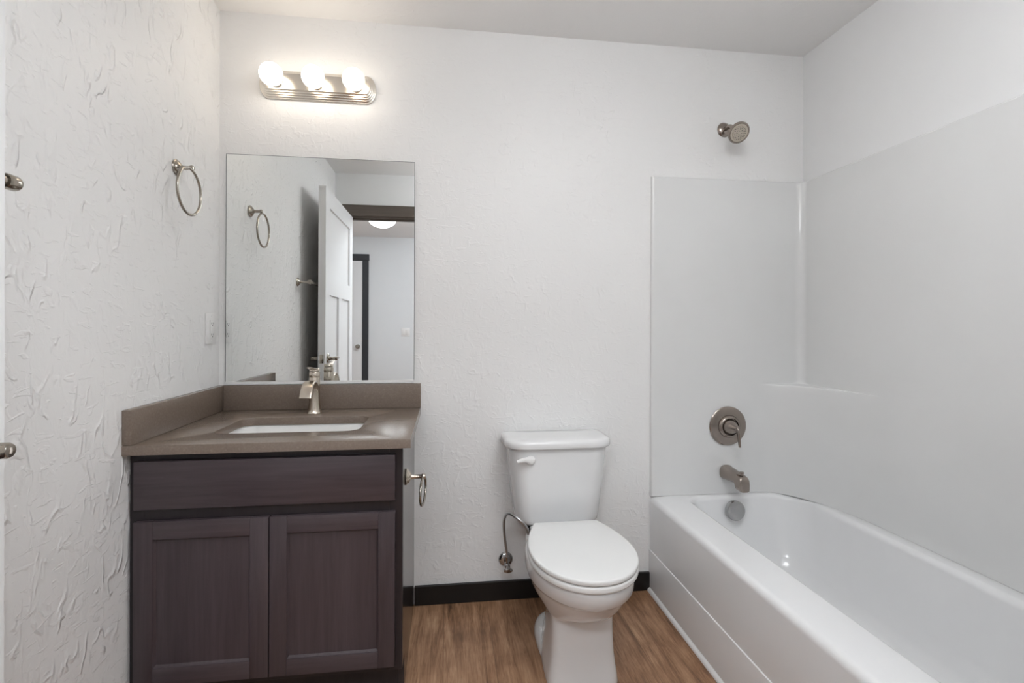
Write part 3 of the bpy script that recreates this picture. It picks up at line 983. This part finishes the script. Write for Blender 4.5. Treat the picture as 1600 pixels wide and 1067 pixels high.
for k in range(1, 5):
    a = PI / 2 * k / 4
    P.append(sur_path(ZS - .007 + .007 * math.sin(a), .035, .035, .014 - .006 * (1 - math.cos(a))))
P.append(sur_path(ZS, .035, .035, .0015))
bm = bmesh.new()
loft(bm, P, False, False, False)
sur = obj('shower_surround', bm, M['surround'], None, True, 50)
tag(sur, 'glossy white shower wall panels with a corner shelf above the bathtub', 'shower surround')

# ------------------------------------------------------------------ shower fittings
YP = -.0145                    # face of the back panel
sx, sz = 2.139, 2.055
shw = thing('wall_shower', 'brushed nickel shower head on a short arm high on the wall above the tub', 'shower head', (sx, 0, sz))
bm = bmesh.new(); lathe(bm, [(0, 0), (.032, 0), (.033, .002), (.031, .006), (.022, .011), (.014, .014), (0, .014)], (sx, -.0004, sz), (0, -1, 0), 36)
obj('flange', bm, M['nickel_dark'], shw)
bm = bmesh.new(); tube(bm, [(sx, -.0145, sz)] + bez((sx, -.030, sz), (sx, -.055, sz), (sx, -.062, sz - .010), (sx, -.078, sz - .026), 10), .0095, 16)
obj('arm', bm, M['nickel_dark'], shw)
ax = Vector((-.02, -.80, -.60)).normalized()
o0 = Vector((sx, -.0785, sz - .0265))
bm = bmesh.new()
lathe(bm, [(0, 0), (.0115, 0), (.0145, .004), (.0155, .010), (.0135, .016), (.0140, .020), (.0200, .026), (.0300, .036), (.0410, .044), (.0455, .048), (.0460, .053), (.0440, .056), (.0395, .0565), (.0385, .0550), (0, .0550)], o0, ax, 44)
hd = obj('shower_head', bm, M['nickel_dark'], shw)
bm = bmesh.new()
lathe(bm, [(0, 0), (.0380, 0), (.0380, .0008), (.0300, .0012), (.0295, .0022), (0, .0026)], o0 + ax * .0552, ax, 40)
fc = obj('spray_face', bm, M['nickel'], hd)
bm = bmesh.new()
u, v, a_ = frame(ax)
for rr_, nn in ((.008, 6), (.0145, 12), (.021, 18), (.0265, 22)):
    for i in range(nn):
        t_ = 2 * PI * i / nn
        lathe(bm, [(0, 0), (.0015, 0), (.0012, .0014), (0, .0015)], o0 + ax * .0575 + u * (rr_ * math.cos(t_)) + v * (rr_ * math.sin(t_)), ax, 6)
nz = obj('nozzles', bm, M['rubber'], hd, False)
nz['kind'] = 'stuff'

vx2, vz2 = 2.153, .719
vt = thing('shower_valve', 'round brushed nickel shower valve with a lever handle on the tub wall', 'shower valve', (vx2, YP, vz2))
bm = bmesh.new(); lathe(bm, [(0, 0), (.0855, 0), (.0875, .002), (.0875, .0045), (.084, .007), (.080, .0085), (.050, .013), (.045, .0135), (.0, .0135)], (vx2, YP - .0004, vz2), (0, -1, 0), 56)
obj('escutcheon', bm, M['nickel_dark'], vt)
bm = bmesh.new(); lathe(bm, [(0, 0), (.051, 0), (.0505, .004), (.047, .011), (.042, .0145), (.039, .0145), (.037, .008), (0, .008)], (vx2, YP - .0141, vz2), (0, -1, 0), 44)
obj('hub', bm, M['nickel_dark'], vt)
bm = bmesh.new()
lathe(bm, [(0, 0), (.0355, 0), (.0350, .006), (.024, .030), (.0135, .050), (.0115, .054), (.0085, .058), (0, .059)], (vx2 - .001, YP - .0222, vz2), (0, -1, 0), 36)
tube(bm, bez((vx2, YP - .068, vz2 + .003), (vx2 + .003, YP - .090, vz2 + .001), (vx2 + .006, YP - .080, vz2 - .03), (vx2 + .010, YP - .082, vz2 - .078), 16),
     0, 14, flat=[(.0075 + .0015 * math.sin(PI * i / 16), .0065 - .002 * i / 16) for i in range(17)], up=(1, 0, 0))
obj('lever', bm, M['nickel_dark'], vt)

ux, uz = 2.147, .512
sp = thing('tub_spout', 'brushed nickel bathtub spout with a diverter knob below the shower valve', 'tub spout', (ux, YP, uz))
bm = bmesh.new()
prof = []
Y0 = YP - .0006
def sect(y, hw, zt_, zb_, e=.8):
    c = (zt_ + zb_) / 2; h = (zt_ - zb_) / 2
    return [Vector((ux + hw * math.copysign(abs(math.cos(a)) ** e, math.cos(a)), y, c + h * math.copysign(abs(math.sin(a)) ** e, math.sin(a)))) for a in [2 * PI * j / 32 for j in range(32)]]
loft(bm, [sect(Y0, .031, uz + .032, uz - .032), sect(Y0 - .006, .032, uz + .033, uz - .032), sect(Y0 - .012, .0305, uz + .031, uz - .030), sect(Y0 - .06, .0280, uz + .028, uz - .027),
          sect(Y0 - .096, .0250, uz + .0235, uz - .024), sect(Y0 - .104, .0245, uz + .023, uz - .030, .6), sect(Y0 - .108, .0243, uz + .0225, uz - .044, .55), sect(Y0 - .112, .0240, uz + .022, uz - .0465, .5),
          sect(Y0 - .136, .0230, uz + .017, uz - .0470, .5), sect(Y0 - .144, .0220, uz + .010, uz - .0470, .5), sect(Y0 - .147, .0210, uz - .002, uz - .0465, .5), sect(Y0 - .148, .019, uz - .012, uz - .044, .5)])
obj('body', bm, M['nickel_dark'], sp, True, 50)
bm = bmesh.new(); lathe(bm, [(0, 0), (.0035, 0), (.0035, .006), (.0085, .008), (.0095, .011), (.0085, .015), (0, .016)], (ux, Y0 - .122, uz + .0195), (0, 0, 1), 20)
obj('diverter_knob', bm, M['nickel_dark'], sp)
